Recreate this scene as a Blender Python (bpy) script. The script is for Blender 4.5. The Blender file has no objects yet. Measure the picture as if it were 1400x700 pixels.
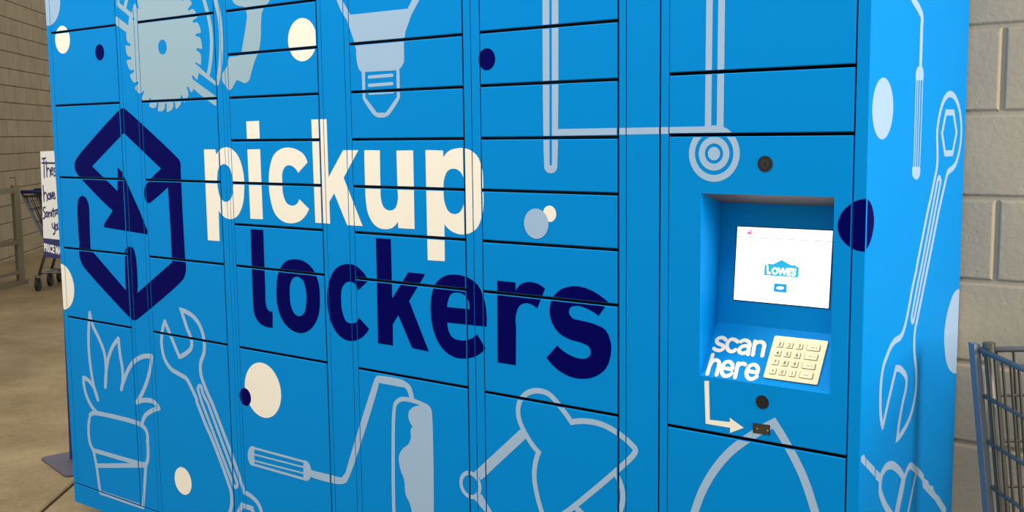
import bpy, bmesh, math, random
from mathutils import Vector, Matrix
from mathutils.geometry import tessellate_polygon, delaunay_2d_cdt
random.seed(7)
SC = bpy.context.scene
COL = SC.collection

# ---------------------------------------------------------------- camera
FPX = 1464.173                                   # focal length in pixels of the 1400 px wide frame
CAMPOS = Vector((0.73209615, -2.06375704, 1.4276487))
RIGHT = Vector((0.78968193, 0.61340886, -0.01148998))
FWD = Vector((-0.61051341, 0.78382802, -0.11352098))
UP = Vector((-0.06062861, 0.09666025, 0.99346916))
cam = bpy.data.cameras.new('camera')
cam.sensor_fit = 'HORIZONTAL'; cam.sensor_width = 36.0
cam.lens = 36.0 * FPX / 1400.0
cam.clip_start = 0.05; cam.clip_end = 200
camo = bpy.data.objects.new('camera', cam); COL.objects.link(camo)
M = Matrix(((RIGHT.x, UP.x, -FWD.x), (RIGHT.y, UP.y, -FWD.y), (RIGHT.z, UP.z, -FWD.z)))
camo.matrix_world = Matrix.Translation(CAMPOS) @ M.to_4x4()
SC.camera = camo

# ---------------------------------------------------------------- light and exposure
SC.view_settings.view_transform = 'Standard'
SC.view_settings.look = 'None'
SC.view_settings.gamma = 1.0
SC.view_settings.use_curve_mapping = False
SC.view_settings.exposure = 0.02
w = bpy.data.worlds.new('world'); SC.world = w; w.use_nodes = True
bg = w.node_tree.nodes['Background']
bg.inputs[0].default_value = (1.0, 0.985, 0.955, 1); bg.inputs[1].default_value = 0.70

def area(name, loc, target, sx, sy, power, color):
    l = bpy.data.lights.new(name, 'AREA'); l.shape = 'RECTANGLE'; l.size = sx; l.size_y = sy
    l.energy = power; l.color = color
    o = bpy.data.objects.new(name, l); COL.objects.link(o)
    o.location = loc
    o.rotation_euler = (Vector(target) - Vector(loc)).to_track_quat('-Z', 'Y').to_euler()
    return o
# daylight through the open bay at the right, and the ceiling lamp of the bay
area('daylight_opening', (3.0, -0.36, 1.9), (0, 0.2, 1.35), 0.8, 1.5, 108, (1.0, 0.98, 0.95))
area('overhead_light', (-2.6, -1.3, 4.4), (-2.8, -0.5, 0.0), 3.0, 0.8, 115, (1.0, 0.97, 0.92))

area('overhead_light', (0.3, -1.9, 4.9), (-0.3, -0.4, 0.0), 2.4, 0.8, 60, (1.0, 0.97, 0.92))  # second overhead light, added to brighten the kiosk shelf and right-hand door edges

# ---------------------------------------------------------------- helpers
def lin(c):
    out = []
    for v in c:
        v /= 255.0
        out.append(v / 12.92 if v <= 0.04045 else ((v + 0.055) / 1.055) ** 2.4)
    return tuple(out) + (1.0,)

def mat(name, rgb, rough=0.5, metal=0.0, spec=0.5, bump=0.0, bscale=300, var=0.0, vscale=5, emit=None):
    m = bpy.data.materials.new(name); m.use_nodes = True
    nt = m.node_tree; b = nt.nodes['Principled BSDF']
    b.inputs['Base Color'].default_value = lin(rgb)
    b.inputs['Roughness'].default_value = rough
    b.inputs['Metallic'].default_value = metal
    b.inputs['Specular IOR Level'].default_value = spec
    tc = nt.nodes.new('ShaderNodeTexCoord')
    if bump:
        n = nt.nodes.new('ShaderNodeTexNoise'); n.inputs['Scale'].default_value = bscale
        n.inputs['Detail'].default_value = 2
        nt.links.new(tc.outputs['Object'], n.inputs['Vector'])
        bp = nt.nodes.new('ShaderNodeBump'); bp.inputs['Strength'].default_value = bump
        bp.inputs['Distance'].default_value = 0.002
        nt.links.new(n.outputs['Fac'], bp.inputs['Height']); nt.links.new(bp.outputs['Normal'], b.inputs['Normal'])
    if var:
        n = nt.nodes.new('ShaderNodeTexNoise'); n.inputs['Scale'].default_value = vscale
        n.inputs['Detail'].default_value = 5
        nt.links.new(tc.outputs['Object'], n.inputs['Vector'])
        r = nt.nodes.new('ShaderNodeValToRGB')
        c = lin(rgb)
        r.color_ramp.elements[0].position = 0.3; r.color_ramp.elements[1].position = 0.7
        r.color_ramp.elements[0].color = tuple(x * (1 - var) for x in c[:3]) + (1,)
        r.color_ramp.elements[1].color = tuple(min(1, x * (1 + var)) for x in c[:3]) + (1,)
        nt.links.new(n.outputs['Fac'], r.inputs['Fac']); nt.links.new(r.outputs['Color'], b.inputs['Base Color'])
    if emit:
        b.inputs['Emission Color'].default_value = lin(rgb); b.inputs['Emission Strength'].default_value = emit
    return m

BLUE = mat('blue_paint', (0, 138, 216), 0.5, spec=0.05, bump=0.06, bscale=900, var=0.02, vscale=300)
NAVY = mat('navy_vinyl', (0, 0, 88), 0.55, spec=0.04, bump=0.05, bscale=900)
CREAM = mat('cream_vinyl', (248, 242, 226), 0.5, spec=0.3, bump=0.05, bscale=900)
PALE = mat('pale_blue_vinyl', (160, 190, 219), 0.5, spec=0.3, bump=0.05, bscale=900)
PALEG = mat('grey_blue_vinyl', (152, 182, 196), 0.5, spec=0.3, bump=0.05, bscale=900)
DARK = mat('dark_metal_gap_shade', (22, 18, 16), 0.7)  # near black, also painted in as the shade of the door gaps
BLACK = mat('black_plastic', (16, 15, 14), 0.3)
LENS = mat('dark_glass', (34, 32, 30), 0.12)
SMOKE = mat('scanner_glass', (60, 54, 44), 0.25)
STUD = mat('small_metal_stud', (200, 190, 160), 0.3, metal=0.6)
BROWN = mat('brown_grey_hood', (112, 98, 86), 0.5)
KEYM = mat('keypad_metal', (196, 180, 146), 0.35, metal=0.35, bump=0.03, bscale=200)
KEYC = mat('key_cap', (208, 194, 160), 0.35, metal=0.25)
KEYR = mat('key_rim', (150, 130, 92), 0.4, metal=0.3)
KEYT = mat('key_print', (62, 50, 34), 0.6)
WHITE = mat('white_paper', (232, 230, 224), 0.7, var=0.02, vscale=8)
INK = mat('blue_marker_ink', (44, 42, 96), 0.6)
SIGNB = mat('sign_navy', (22, 24, 96), 0.5)
PLATE = mat('stand_base_metal', (84, 80, 92), 0.55, bump=0.05)
SCREEN = mat('screen_white', (255, 255, 255), 0.3, emit=1.25)
SCYAN = mat('screen_cyan', (20, 160, 205), 0.3, emit=0.9)
SCYAN2 = mat('screen_cyan_dark', (10, 135, 190), 0.3, emit=0.9)
SPINK = mat('screen_pink', (222, 110, 185), 0.3, emit=0.9)
SLINE = mat('screen_line', (120, 160, 165), 0.3, emit=0.6)
STRAP = mat('strap_grey_blue', (112, 122, 132), 0.5, bump=0.05)
WIREG = mat('cart_wire', (66, 62, 54), 0.5, metal=0.3)
CARTB = mat('cart_blue_grey', (98, 100, 100), 0.5, bump=0.05)
CHROME = mat('chrome', (120, 118, 110), 0.3, metal=0.8)
RUBBER = mat('wheel_rubber', (28, 27, 28), 0.6)
HANDLE = mat('handle_navy', (24, 28, 78), 0.45)
STEEL = mat('painted_rail', (128, 116, 94), 0.6, bump=0.1, bscale=60)

def block_material(name, rgb, strength=0.5):
    m = bpy.data.materials.new(name); m.use_nodes = True
    nt = m.node_tree; b = nt.nodes['Principled BSDF']; b.inputs['Roughness'].default_value = 0.75
    b.inputs['Specular IOR Level'].default_value = 0.25
    g = nt.nodes.new('ShaderNodeNewGeometry')
    n = nt.nodes.new('ShaderNodeTexNoise'); n.inputs['Scale'].default_value = 70; n.inputs['Detail'].default_value = 6
    n2 = nt.nodes.new('ShaderNodeTexNoise'); n2.inputs['Scale'].default_value = 3.0; n2.inputs['Detail'].default_value = 3
    v = nt.nodes.new('ShaderNodeTexVoronoi'); v.inputs['Scale'].default_value = 26
    for q in (n, n2, v): nt.links.new(g.outputs['Position'], q.inputs['Vector'])
    r = nt.nodes.new('ShaderNodeValToRGB'); c = lin(rgb)
    r.color_ramp.elements[0].position = 0.3; r.color_ramp.elements[1].position = 0.7
    r.color_ramp.elements[0].color = tuple(x * 0.9 for x in c[:3]) + (1,)
    r.color_ramp.elements[1].color = tuple(x * 1.08 for x in c[:3]) + (1,)
    nt.links.new(n2.outputs['Fac'], r.inputs['Fac']); nt.links.new(r.outputs['Color'], b.inputs['Base Color'])
    # small bug holes
    pit = nt.nodes.new('ShaderNodeMapRange'); pit.inputs['From Min'].default_value = 0.0; pit.inputs['From Max'].default_value = 0.13
    nt.links.new(v.outputs['Distance'], pit.inputs['Value'])
    ad = nt.nodes.new('ShaderNodeMath'); ad.operation = 'MULTIPLY_ADD'; ad.inputs[1].default_value = 0.5
    nt.links.new(pit.outputs['Result'], ad.inputs[0]); nt.links.new(n.outputs['Fac'], ad.inputs[2])
    bp = nt.nodes.new('ShaderNodeBump'); bp.inputs['Strength'].default_value = strength; bp.inputs['Distance'].default_value = 0.003
    nt.links.new(ad.outputs[0], bp.inputs['Height']); nt.links.new(bp.outputs['Normal'], b.inputs['Normal'])
    return m
BLOCK = block_material('painted_block', (172, 157, 132))
MORTAR = block_material('painted_mortar', (172, 157, 132), 0.3)
BLOCKF = block_material('far_painted_block', (158, 143, 114), 0.3)
MORTARF = block_material('far_mortar', (96, 84, 64), 0.3)

def concrete():
    m = bpy.data.materials.new('concrete_floor'); m.use_nodes = True
    nt = m.node_tree; b = nt.nodes['Principled BSDF']; b.inputs['Roughness'].default_value = 0.6
    b.inputs['Specular IOR Level'].default_value = 0.3
    g = nt.nodes.new('ShaderNodeNewGeometry')
    n = nt.nodes.new('ShaderNodeTexNoise'); n.inputs['Scale'].default_value = 1.6; n.inputs['Detail'].default_value = 9
    n.inputs['Roughness'].default_value = 0.65
    nt.links.new(g.outputs['Position'], n.inputs['Vector'])
    r = nt.nodes.new('ShaderNodeValToRGB')
    r.color_ramp.elements[0].position = 0.32; r.color_ramp.elements[1].position = 0.68
    r.color_ramp.elements[0].color = lin((124, 104, 70)); r.color_ramp.elements[1].color = lin((162, 142, 104))
    nt.links.new(n.outputs['Fac'], r.inputs['Fac'])
    # dark scuffs and cracks
    mp = nt.nodes.new('ShaderNodeMapping'); mp.inputs['Rotation'].default_value = (0, 0, math.radians(-50)); mp.inputs['Scale'].default_value = (1.4, 6.5, 1)
    nt.links.new(g.outputs['Position'], mp.inputs['Vector'])
    n2 = nt.nodes.new('ShaderNodeTexNoise'); n2.inputs['Scale'].default_value = 5.5; n2.inputs['Detail'].default_value = 7
    n2.inputs['Roughness'].default_value = 0.75
    nt.links.new(mp.outputs['Vector'], n2.inputs['Vector'])
    r2 = nt.nodes.new('ShaderNodeValToRGB')
    r2.color_ramp.elements[0].position = 0.30; r2.color_ramp.elements[0].color = (0.2, 0.17, 0.15, 1)
    r2.color_ramp.elements[1].position = 0.345; r2.color_ramp.elements[1].color = (1, 1, 1, 1)
    nt.links.new(n2.outputs['Fac'], r2.inputs['Fac'])
    mx = nt.nodes.new('ShaderNodeMixRGB'); mx.blend_type = 'MULTIPLY'; mx.inputs[0].default_value = 0.8
    nt.links.new(r.outputs['Color'], mx.inputs[1]); nt.links.new(r2.outputs['Color'], mx.inputs[2])
    n3 = nt.nodes.new('ShaderNodeTexNoise'); n3.inputs['Scale'].default_value = 38; n3.inputs['Detail'].default_value = 8
    n3.inputs['Roughness'].default_value = 0.7
    nt.links.new(g.outputs['Position'], n3.inputs['Vector'])
    mr = nt.nodes.new('ShaderNodeMapRange'); mr.inputs['From Min'].default_value = 0.3; mr.inputs['From Max'].default_value = 0.7
    mr.inputs['To Min'].default_value = 0.80; mr.inputs['To Max'].default_value = 1.12
    nt.links.new(n3.outputs['Fac'], mr.inputs['Value'])
    mx2 = nt.nodes.new('ShaderNodeMixRGB'); mx2.blend_type = 'MULTIPLY'; mx2.inputs[0].default_value = 1.0
    nt.links.new(mx.outputs['Color'], mx2.inputs[1]); nt.links.new(mr.outputs['Result'], mx2.inputs[2])
    nt.links.new(mx2.outputs['Color'], b.inputs['Base Color'])
    bp = nt.nodes.new('ShaderNodeBump'); bp.inputs['Strength'].default_value = 0.25; bp.inputs['Distance'].default_value = 0.004
    nt.links.new(n2.outputs['Fac'], bp.inputs['Height']); nt.links.new(bp.outputs['Normal'], b.inputs['Normal'])
    return m
CONC = concrete()
JOINT = mat('joint_filler', (44, 35, 24), 0.9)

def link(name, me, mats, parent=None):
    for m in (mats if isinstance(mats, (list, tuple)) else [mats]): me.materials.append(m)
    o = bpy.data.objects.new(name, me); COL.objects.link(o)
    if parent: o.parent = parent
    return o

def build(name, bm, mats, parent=None, smooth=False):
    bmesh.ops.recalc_face_normals(bm, faces=bm.faces)
    me = bpy.data.meshes.new(name); bm.to_mesh(me); bm.free()
    if smooth:
        for p in me.polygons: p.use_smooth = True
    return link(name, me, mats, parent)

def thing(name, label, cat, loc=(0, 0, 0), rz=0, group=None):
    o = bpy.data.objects.new(name, None); COL.objects.link(o)
    o.location = loc; o.rotation_euler = (0, 0, rz)
    o.empty_display_size = 0.1
    o['label'] = label; o['category'] = cat
    if group: o['group'] = group
    return o

def box(bm, x0, x1, y0, y1, z0, z1, mi=0):
    v = [bm.verts.new((x, y, z)) for x in (x0, x1) for y in (y0, y1) for z in (z0, z1)]
    for a, b, c, d in ((0, 1, 3, 2), (4, 6, 7, 5), (0, 4, 5, 1), (2, 3, 7, 6), (0, 2, 6, 4), (1, 5, 7, 3)):
        f = bm.faces.new((v[a], v[b], v[c], v[d])); f.material_index = mi

def panel(bm, x0, x1, z0, z1, t=0.018, b=0.0020):
    """sheet metal panel facing -Y with chamfered front edges, front face at y=0"""
    def ring(i, y):
        return [bm.verts.new(p) for p in ((x0 + i, y, z0 + i), (x1 - i, y, z0 + i), (x1 - i, y, z1 - i), (x0 + i, y, z1 - i))]
    a = ring(b, 0); c = ring(b * 0.3, b * 0.3); d = ring(0, b); e = ring(0, t)
    bm.faces.new(a); bm.faces.new(e[::-1])
    for p, q, mi in ((a, c, 0), (c, d, 0), (d, e, 1)):
        for i in range(4):
            j = (i + 1) % 4
            bm.faces.new((p[i], p[j], q[j], q[i])).material_index = mi

def tube(bm, pts, r, n=6, mi=0):
    pts = [Vector(p) for p in pts]
    rings = []
    up = None
    for i, p in enumerate(pts):
        if i == 0: d = pts[1] - p
        elif i == len(pts) - 1: d = p - pts[-2]
        else: d = (pts[i + 1] - p).normalized() + (p - pts[i - 1]).normalized()
        d.normalize()
        if up is None:
            up = Vector((0, 0, 1)) if abs(d.z) < 0.9 else Vector((1, 0, 0))
        a = d.cross(up).normalized(); up = a.cross(d).normalized(); 
        rings.append([bm.verts.new(p + r * (math.cos(t) * a + math.sin(t) * up)) for t in [2 * math.pi * k / n for k in range(n)]])
    for q, s in zip(rings, rings[1:]):
        for k in range(n):
            f = bm.faces.new((q[k], q[(k + 1) % n], s[(k + 1) % n], s[k])); f.material_index = mi
    for c in (rings[0], rings[-1][::-1]):
        f = bm.faces.new(c); f.material_index = mi

def disc(bm, c, axis, r, h, n=24, r2=None, mi=0):
    """solid cylinder centred at c along axis"""
    axis = Vector(axis).normalized(); u = axis.orthogonal().normalized(); v = axis.cross(u)
    c = Vector(c); r2 = r if r2 is None else r2
    A = [bm.verts.new(c + r * (math.cos(t) * u + math.sin(t) * v)) for t in [2 * math.pi * k / n for k in range(n)]]
    B = [bm.verts.new(c + axis * h + r2 * (math.cos(t) * u + math.sin(t) * v)) for t in [2 * math.pi * k / n for k in range(n)]]
    fs = [bm.faces.new(A[::-1]), bm.faces.new(B)]
    for k in range(n): fs.append(bm.faces.new((A[k], A[(k + 1) % n], B[(k + 1) % n], B[k])))
    for f in fs: f.material_index = mi

# ---------------------------------------------------------------- measuring: where a sight line of the survey meets a real surface
class Plane:
    """a surface with its own 2-D coordinates: origin, two axes, outward normal"""
    def __init__(s, o, u, v):
        s.o = Vector(o); s.u = Vector(u).normalized(); s.v = Vector(v).normalized(); s.n = s.u.cross(s.v).normalized()
    def at(s, px, py):
        d = FWD + RIGHT * ((px - 700) / FPX) + UP * (-(py - 350) / FPX)
        t = (s.o - CAMPOS).dot(s.n) / d.dot(s.n)
        q = CAMPOS + d * t - s.o
        return (q.dot(s.u), q.dot(s.v))
    def p(s, a, b, h=0.0): return s.o + s.u * a + s.v * b + s.n * h
FRONT = Plane((0, 0, 0), (1, 0, 0), (0, 0, 1))          # normal -Y
SIDE = Plane((0, 0, 0), (0, 1, 0), (0, 0, 1))           # normal +X

def PT(crop, text):
    ox, oy, s = crop; out = []
    for tok in text.split():
        sm = tok.endswith('~'); tok = tok.rstrip('~')
        x, y = tok.split(',')
        out.append((ox + float(x) / s, oy + float(y) / s, sm))
    return out

def curve(pl, pts, closed):
    """corner and smooth points measured on the surface -> sampled outline in surface metres"""
    P = [(Vector(pl.at(x, y)), sm) for x, y, sm in pts]
    n = len(P); out = []
    def tang(i):
        p, sm = P[i]
        if not sm or (not closed and i in (0, n - 1)): return None
        a = P[(i - 1) % n][0]; b = P[(i + 1) % n][0]
        d0 = (p - a).length; d1 = (b - p).length
        if d0 < 1e-9 or d1 < 1e-9: return None
        t = ((p - a) / d0 * d1 + (b - p) / d1 * d0) / (d0 + d1)
        return t.normalized()
    T = [tang(i) for i in range(n)]
    for i in range(n if closed else n - 1):
        j = (i + 1) % n; a = P[i][0]; b = P[j][0]; L = (b - a).length
        out.append(a)
        if T[i] is None and T[j] is None: continue
        c = (b - a) / max(L, 1e-9)
        ta = T[i]; tb = T[j]
        if ta is None: ta = (2 * c - tb)
        if tb is None: tb = (2 * c - ta)
        prev = (a - P[(i - 1) % n][0]).length; nxt = (P[(j + 1) % n][0] - b).length
        La = min(L, 2.0 * prev) if T[i] is not None else L
        Lb = min(L, 2.0 * nxt) if T[j] is not None else L
        if T[i] is None: La = min(L, Lb * 1.2)
        if T[j] is None: Lb = min(L, La * 1.2)
        k = 6
        for m in range(1, k):
            t = m / k
            h1 = 2 * t**3 - 3 * t**2 + 1; h2 = t**3 - 2 * t**2 + t; h3 = -2 * t**3 + 3 * t**2; h4 = t**3 - t**2
            out.append(a * h1 + ta * La * h2 + b * h3 + tb * Lb * h4)
    if not closed: out.append(P[-1][0])
    return out

def tess(loops):
    flat = [p for l in loops for p in l]
    tr = tessellate_polygon([[Vector((p[0], p[1], 0)) for p in l] for l in loops])
    return [[flat[i] for i in t] for t in tr]

def ribbon(pts, wd, closed=False):
    """constant-width stroke with mitred corners, as convex pieces"""
    q = [pts[0]]
    for p in pts[1:]:
        if (p - q[-1]).length > 1e-5: q.append(p)
    pts = q; n = len(pts); polys = []; h = wd / 2
    N = []
    for i in range(n if closed else n - 1):
        d = (pts[(i + 1) % n] - pts[i]).normalized(); N.append(Vector((-d.y, d.x)))
    for i in range(n if closed else n - 1):
        a = pts[i]; b = pts[(i + 1) % n]
        def off(k, p):
            prv = N[(k - 1) % len(N)] if (closed or k > 0) else N[i]
            nxt = N[k % len(N)] if (closed or k < len(N)) else N[i]
            m = prv + nxt
            if m.length < 0.75: return N[i] * h
            m.normalize(); return m * (h / max(0.45, m.dot(N[i])))
        oa = off(i, a); ob = off(i + 1, b)
        polys.append([a - oa, b - ob, b + ob, a + oa])
    for i in range(n):
        sharp = (closed or 0 < i < n - 1) and (N[(i - 1) % len(N)] + N[i % len(N)]).length < 0.75
        if sharp or (not closed and i in (0, n - 1)):
            polys.append([pts[i] + Vector((h * math.cos(t), h * math.sin(t))) for t in [math.pi * k / 6 for k in range(12)]])
    return polys

def clip(poly, r):
    x0, x1, z0, z1 = r
    for ax, val, sg in ((0, x0, 1), (0, x1, -1), (1, z0, 1), (1, z1, -1)):
        out = []; n = len(poly)
        for i in range(n):
            a = poly[i]; b = poly[(i + 1) % n]
            da = (a[ax] - val) * sg; db = (b[ax] - val) * sg
            if da >= 0: out.append(a)
            if (da >= 0) != (db >= 0):
                t = da / (da - db); out.append(Vector((a[0] + (b[0] - a[0]) * t, a[1] + (b[1] - a[1]) * t)))
        poly = out
        if len(poly) < 3: return None
    return poly

def fill(pl, *outlines):
    return tess([curve(pl, o, True) for o in outlines])
def stroke(pl, pts, wd, closed=False):
    return ribbon(curve(pl, pts, closed), wd, closed)
def circle(pl, cx, cy, r, hole=0.0, n=56):
    c = Vector(pl.at(cx, cy))
    o = [c + Vector((r * math.cos(2 * math.pi * k / n), r * math.sin(2 * math.pi * k / n))) for k in range(n)]
    if not hole: return [o]
    i = [c + (p - c) * (hole / r) for p in o]
    return [[o[k], o[(k + 1) % n], i[(k + 1) % n], i[k]] for k in range(n)]

def union(polys):
    """merge overlapping pieces into triangles that do not overlap"""
    vs = []; es = []; ps = []
    for p in polys:
        ar = sum(p[i][0] * p[(i + 1) % len(p)][1] - p[(i + 1) % len(p)][0] * p[i][1] for i in range(len(p)))
        if abs(ar) < 1e-10: continue
        k = len(vs); n = len(p)
        es += [(k + i, k + (i + 1) % n) for i in range(n)]; vs += [Vector((q[0], q[1])) for q in p]
        xs = [q[0] for q in p]; ys = [q[1] for q in p]
        ps.append((min(xs), max(xs), min(ys), max(ys), [(q[0], q[1]) for q in p]))
    v, e_, f, _, _, _ = delaunay_2d_cdt(vs, es, [], 0, 1e-6)
    out = []
    for t in f:
        q = [v[i] for i in t]; x = sum(a[0] for a in q) / 3; y = sum(a[1] for a in q) / 3
        for x0, x1, y0, y1, p in ps:
            if x < x0 or x > x1 or y < y0 or y > y1: continue
            c = False; j = len(p) - 1
            for i in range(len(p)):
                if (p[i][1] > y) != (p[j][1] > y) and x < (p[j][0] - p[i][0]) * (y - p[i][1]) / (p[j][1] - p[i][1]) + p[i][0]: c = not c
                j = i
            if c: out.append(q); break
    return out

def printed(name, pl, polys, rects, mt, parent, label=None, h=0.0004):
    bm = bmesh.new()
    for poly in union(polys):
        for r in rects:
            q = clip([Vector(p) for p in poly], r)
            if not q: continue
            ar = sum(q[i][0] * q[(i + 1) % len(q)][1] - q[(i + 1) % len(q)][0] * q[i][1] for i in range(len(q)))
            if abs(ar) < 1e-9: continue
            if ar < 0: q = q[::-1]
            try: bm.faces.new([bm.verts.new(pl.p(a[0], a[1], h)) for a in q])
            except ValueError: pass
    me = bpy.data.meshes.new(name); bm.to_mesh(me); bm.free()
    o = link(name, me, mt, parent)
    if label: o['label'] = label
    return o

def text_polys(body, quad, bold=0.0, fit=True, spacing=1.0):
    """letters of a word laid into a quad given in surface metres (TL, TR, BR, BL)"""
    cu = bpy.data.curves.new('word', 'FONT'); cu.body = body; cu.offset = bold; cu.resolution_u = 3
    cu.space_character = spacing
    o = bpy.data.objects.new('word', cu); COL.objects.link(o)
    dg = bpy.context.evaluated_depsgraph_get(); dg.update()
    me = bpy.data.meshes.new_from_object(o.evaluated_get(dg))
    vs = [v.co.copy() for v in me.vertices]; fs = [list(p.vertices) for p in me.polygons]
    bpy.data.objects.remove(o); bpy.data.meshes.remove(me); bpy.data.curves.remove(cu)
    x0 = min(v.x for v in vs); x1 = max(v.x for v in vs); y0 = min(v.y for v in vs); y1 = max(v.y for v in vs)
    TL, TR, BR, BL = [Vector(q) for q in quad]
    def mp(v):
        u = (v.x - x0) / (x1 - x0); t = (v.y - y0) / (y1 - y0)
        return (BL * (1 - u) + BR * u) * (1 - t) + (TL * (1 - u) + TR * u) * t
    return [[mp(vs[i]) for i in f] for f in fs]
BIG = [(-99, 99, -99, 99)]

# ---------------------------------------------------------------- setting
def floor_setting():
    bm = bmesh.new()
    box(bm, -18, 8, -6, 13, -0.12, -0.03)
    f = build('floor', bm, JOINT); f['kind'] = 'structure'
    th = math.radians(40); u = Vector((math.cos(th), math.sin(th), 0)); v = Vector((-math.sin(th), math.cos(th), 0))
    S = 4.0; g = 0.008
    bm = bmesh.new()
    a = S / 2 - g; b = 0.006
    R = []
    for i, z in ((b, 0.0), (0, -b), (0, -0.03)):
        R.append([bm.verts.new((sx * (a - i), sy * (a - i), z)) for sx, sy in ((-1, -1), (1, -1), (1, 1), (-1, 1))])
    bm.faces.new(R[0])
    for p, q in zip(R, R[1:]):
        for k in range(4): bm.faces.new((p[k], p[(k + 1) % 4], q[(k + 1) % 4], q[k]))
    bmesh.ops.recalc_face_normals(bm, faces=bm.faces)
    me = bpy.data.meshes.new('concrete_slab'); bm.to_mesh(me); bm.free(); me.materials.append(CONC)
    for i in range(-4, 3):
        for j in range(-2, 4):
            c = u * (-2.449 + (i + 0.5) * S) + v * (4.488 + (j - 0.5) * S)
            if not (-17 < c.x < 7 and -5 < c.y < 12): continue
            o = bpy.data.objects.new('concrete_slab', me); COL.objects.link(o); o.parent = f
            o.location = (c.x, c.y, 0); o.rotation_euler = (0, 0, th)
    return f
floor_setting()

BW, BH = 0.4064, 0.2032
def block_mesh(bm_mat, wd=BW, d=0.03):
    bm = bmesh.new(); g = 0.0045
    R = []
    for i, y in ((0.0065, 0.0), (0.0035, 0.0012), (0.0, 0.0055), (0.0, d)):
        R.append([bm.verts.new(p) for p in ((g + i, y, g + i), (wd - g - i, y, g + i), (wd - g - i, y, BH - g - i), (g + i, y, BH - g - i))])
    bm.faces.new(R[0])
    for p, q in zip(R, R[1:]):
        for k in range(4): bm.faces.new((p[k], p[(k + 1) % 4], q[(k + 1) % 4], q[k]))
    bmesh.ops.recalc_face_normals(bm, faces=bm.faces)
    me = bpy.data.meshes.new('block'); bm.to_mesh(me); bm.free(); me.materials.append(bm_mat)
    return me

DEP = 0.6648
def block_wall(name, origin, rz, x0, x1, z1, phase_x, phase_z, bx0, bx1, bmat, mmat, thick):
    """wall in its own frame, face at y=0 looking to -y; blocks are laid where they can be seen"""
    bm = bmesh.new(); box(bm, x0, x1, 0.007, thick, 0, z1)
    wl = build(name, bm, mmat); wl['kind'] = 'structure'
    wl.location = origin; wl.rotation_euler = (0, 0, rz)
    me = block_mesh(bmat)
    k = 0
    z = phase_z - BH
    while z < z1:
        xo = phase_x + (BW / 2 if k % 2 else 0)
        n0 = math.floor((bx0 - xo) / BW)
        x = xo + n0 * BW
        while x < bx1:
            if z > -0.17:
                o = bpy.data.objects.new('block', me); COL.objects.link(o); o.parent = wl
                o.location = (x, random.uniform(-0.0007, 0.0007), z)
            x += BW
        z += BH; k += 1
    return wl
# wall behind the lockers; rows 0.0419 + k*0.2032, the visible upright joints stand at x = 0.0775
wb = block_wall('wall_back', (0, DEP, 0), 0, -3.0, 3.4, 3.2, 0.0775, 0.0419, -0.5, 2.4, BLOCK, MORTAR, 0.2)
# wall beyond the sign, at 45 degrees
wl = block_wall('wall_left', (-11.52, 4.02, 0), math.radians(135), -3.0, 9.0, 4.6, 0.1, 0.035, -1.5, 4.4, BLOCKF, MORTARF, 0.25)

# ---------------------------------------------------------------- the bank of lockers
ZT = 2.090; ZB = 0.070; XL = -2.9767
L = thing('parcel_locker', 'long bright blue steel pickup locker bank with printed tools and lettering along the wall', 'locker')
bm = bmesh.new()
box(bm, XL + 0.004, -0.003, 0.135, DEP - 0.02, ZB + 0.01, ZT - 0.01)
build('inner_body', bm, DARK, L)
bm = bmesh.new(); box(bm, XL + 0.003, -0.46, 0.022, 0.13, ZB + 0.02, ZT - 0.01); build('gap_shade_backing', bm, DARK, L)  # dark box behind the doors: the shade of the gaps put into colour
bm = bmesh.new(); box(bm, XL, 0.0, 0.002, DEP - 0.003, ZT - 0.002, ZT); build('top_panel', bm, BLUE, L)
bm = bmesh.new(); box(bm, XL, 0.0, 0.002, DEP - 0.003, ZB, ZB + 0.004); build('bottom_panel', bm, BLUE, L)
bm = bmesh.new(); box(bm, XL, XL + 0.002, 0.001, DEP - 0.003, ZB, ZT); build('side_panel', bm, BLUE, L)
# right side panel with a small rounded fold at the front corner
bm = bmesh.new()
prof = [(-0.0260, 0.018), (-0.0260, 0.0), (-0.0024, 0.0), (-0.0010, 0.0005), (-0.0003, 0.0014), (0.0, 0.0030), (0.0, DEP - 0.004), (-0.002, DEP - 0.003), (-0.004, DEP - 0.003), (-0.004, 0.018)]
A = [bm.verts.new((x, y, ZB)) for x, y in prof]; B = [bm.verts.new((x, y, ZT)) for x, y in prof]
for i in range(len(prof)):
    j = (i + 1) % len(prof); bm.faces.new((A[i], A[j], B[j], B[i]))
build('side_panel', bm, BLUE, L)
# feet in the dark under the base
for fx in (-2.80, -1.95, -1.0, -0.12):
    for fy in (0.12, 0.54):
        bm = bmesh.new(); disc(bm, (fx, fy, 0.0), (0, 0, 1), 0.03, 0.012); disc(bm, (fx, fy, 0.012), (0, 0, 1), 0.012, ZB - 0.010)
        build('foot', bm, DARK, L)

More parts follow.
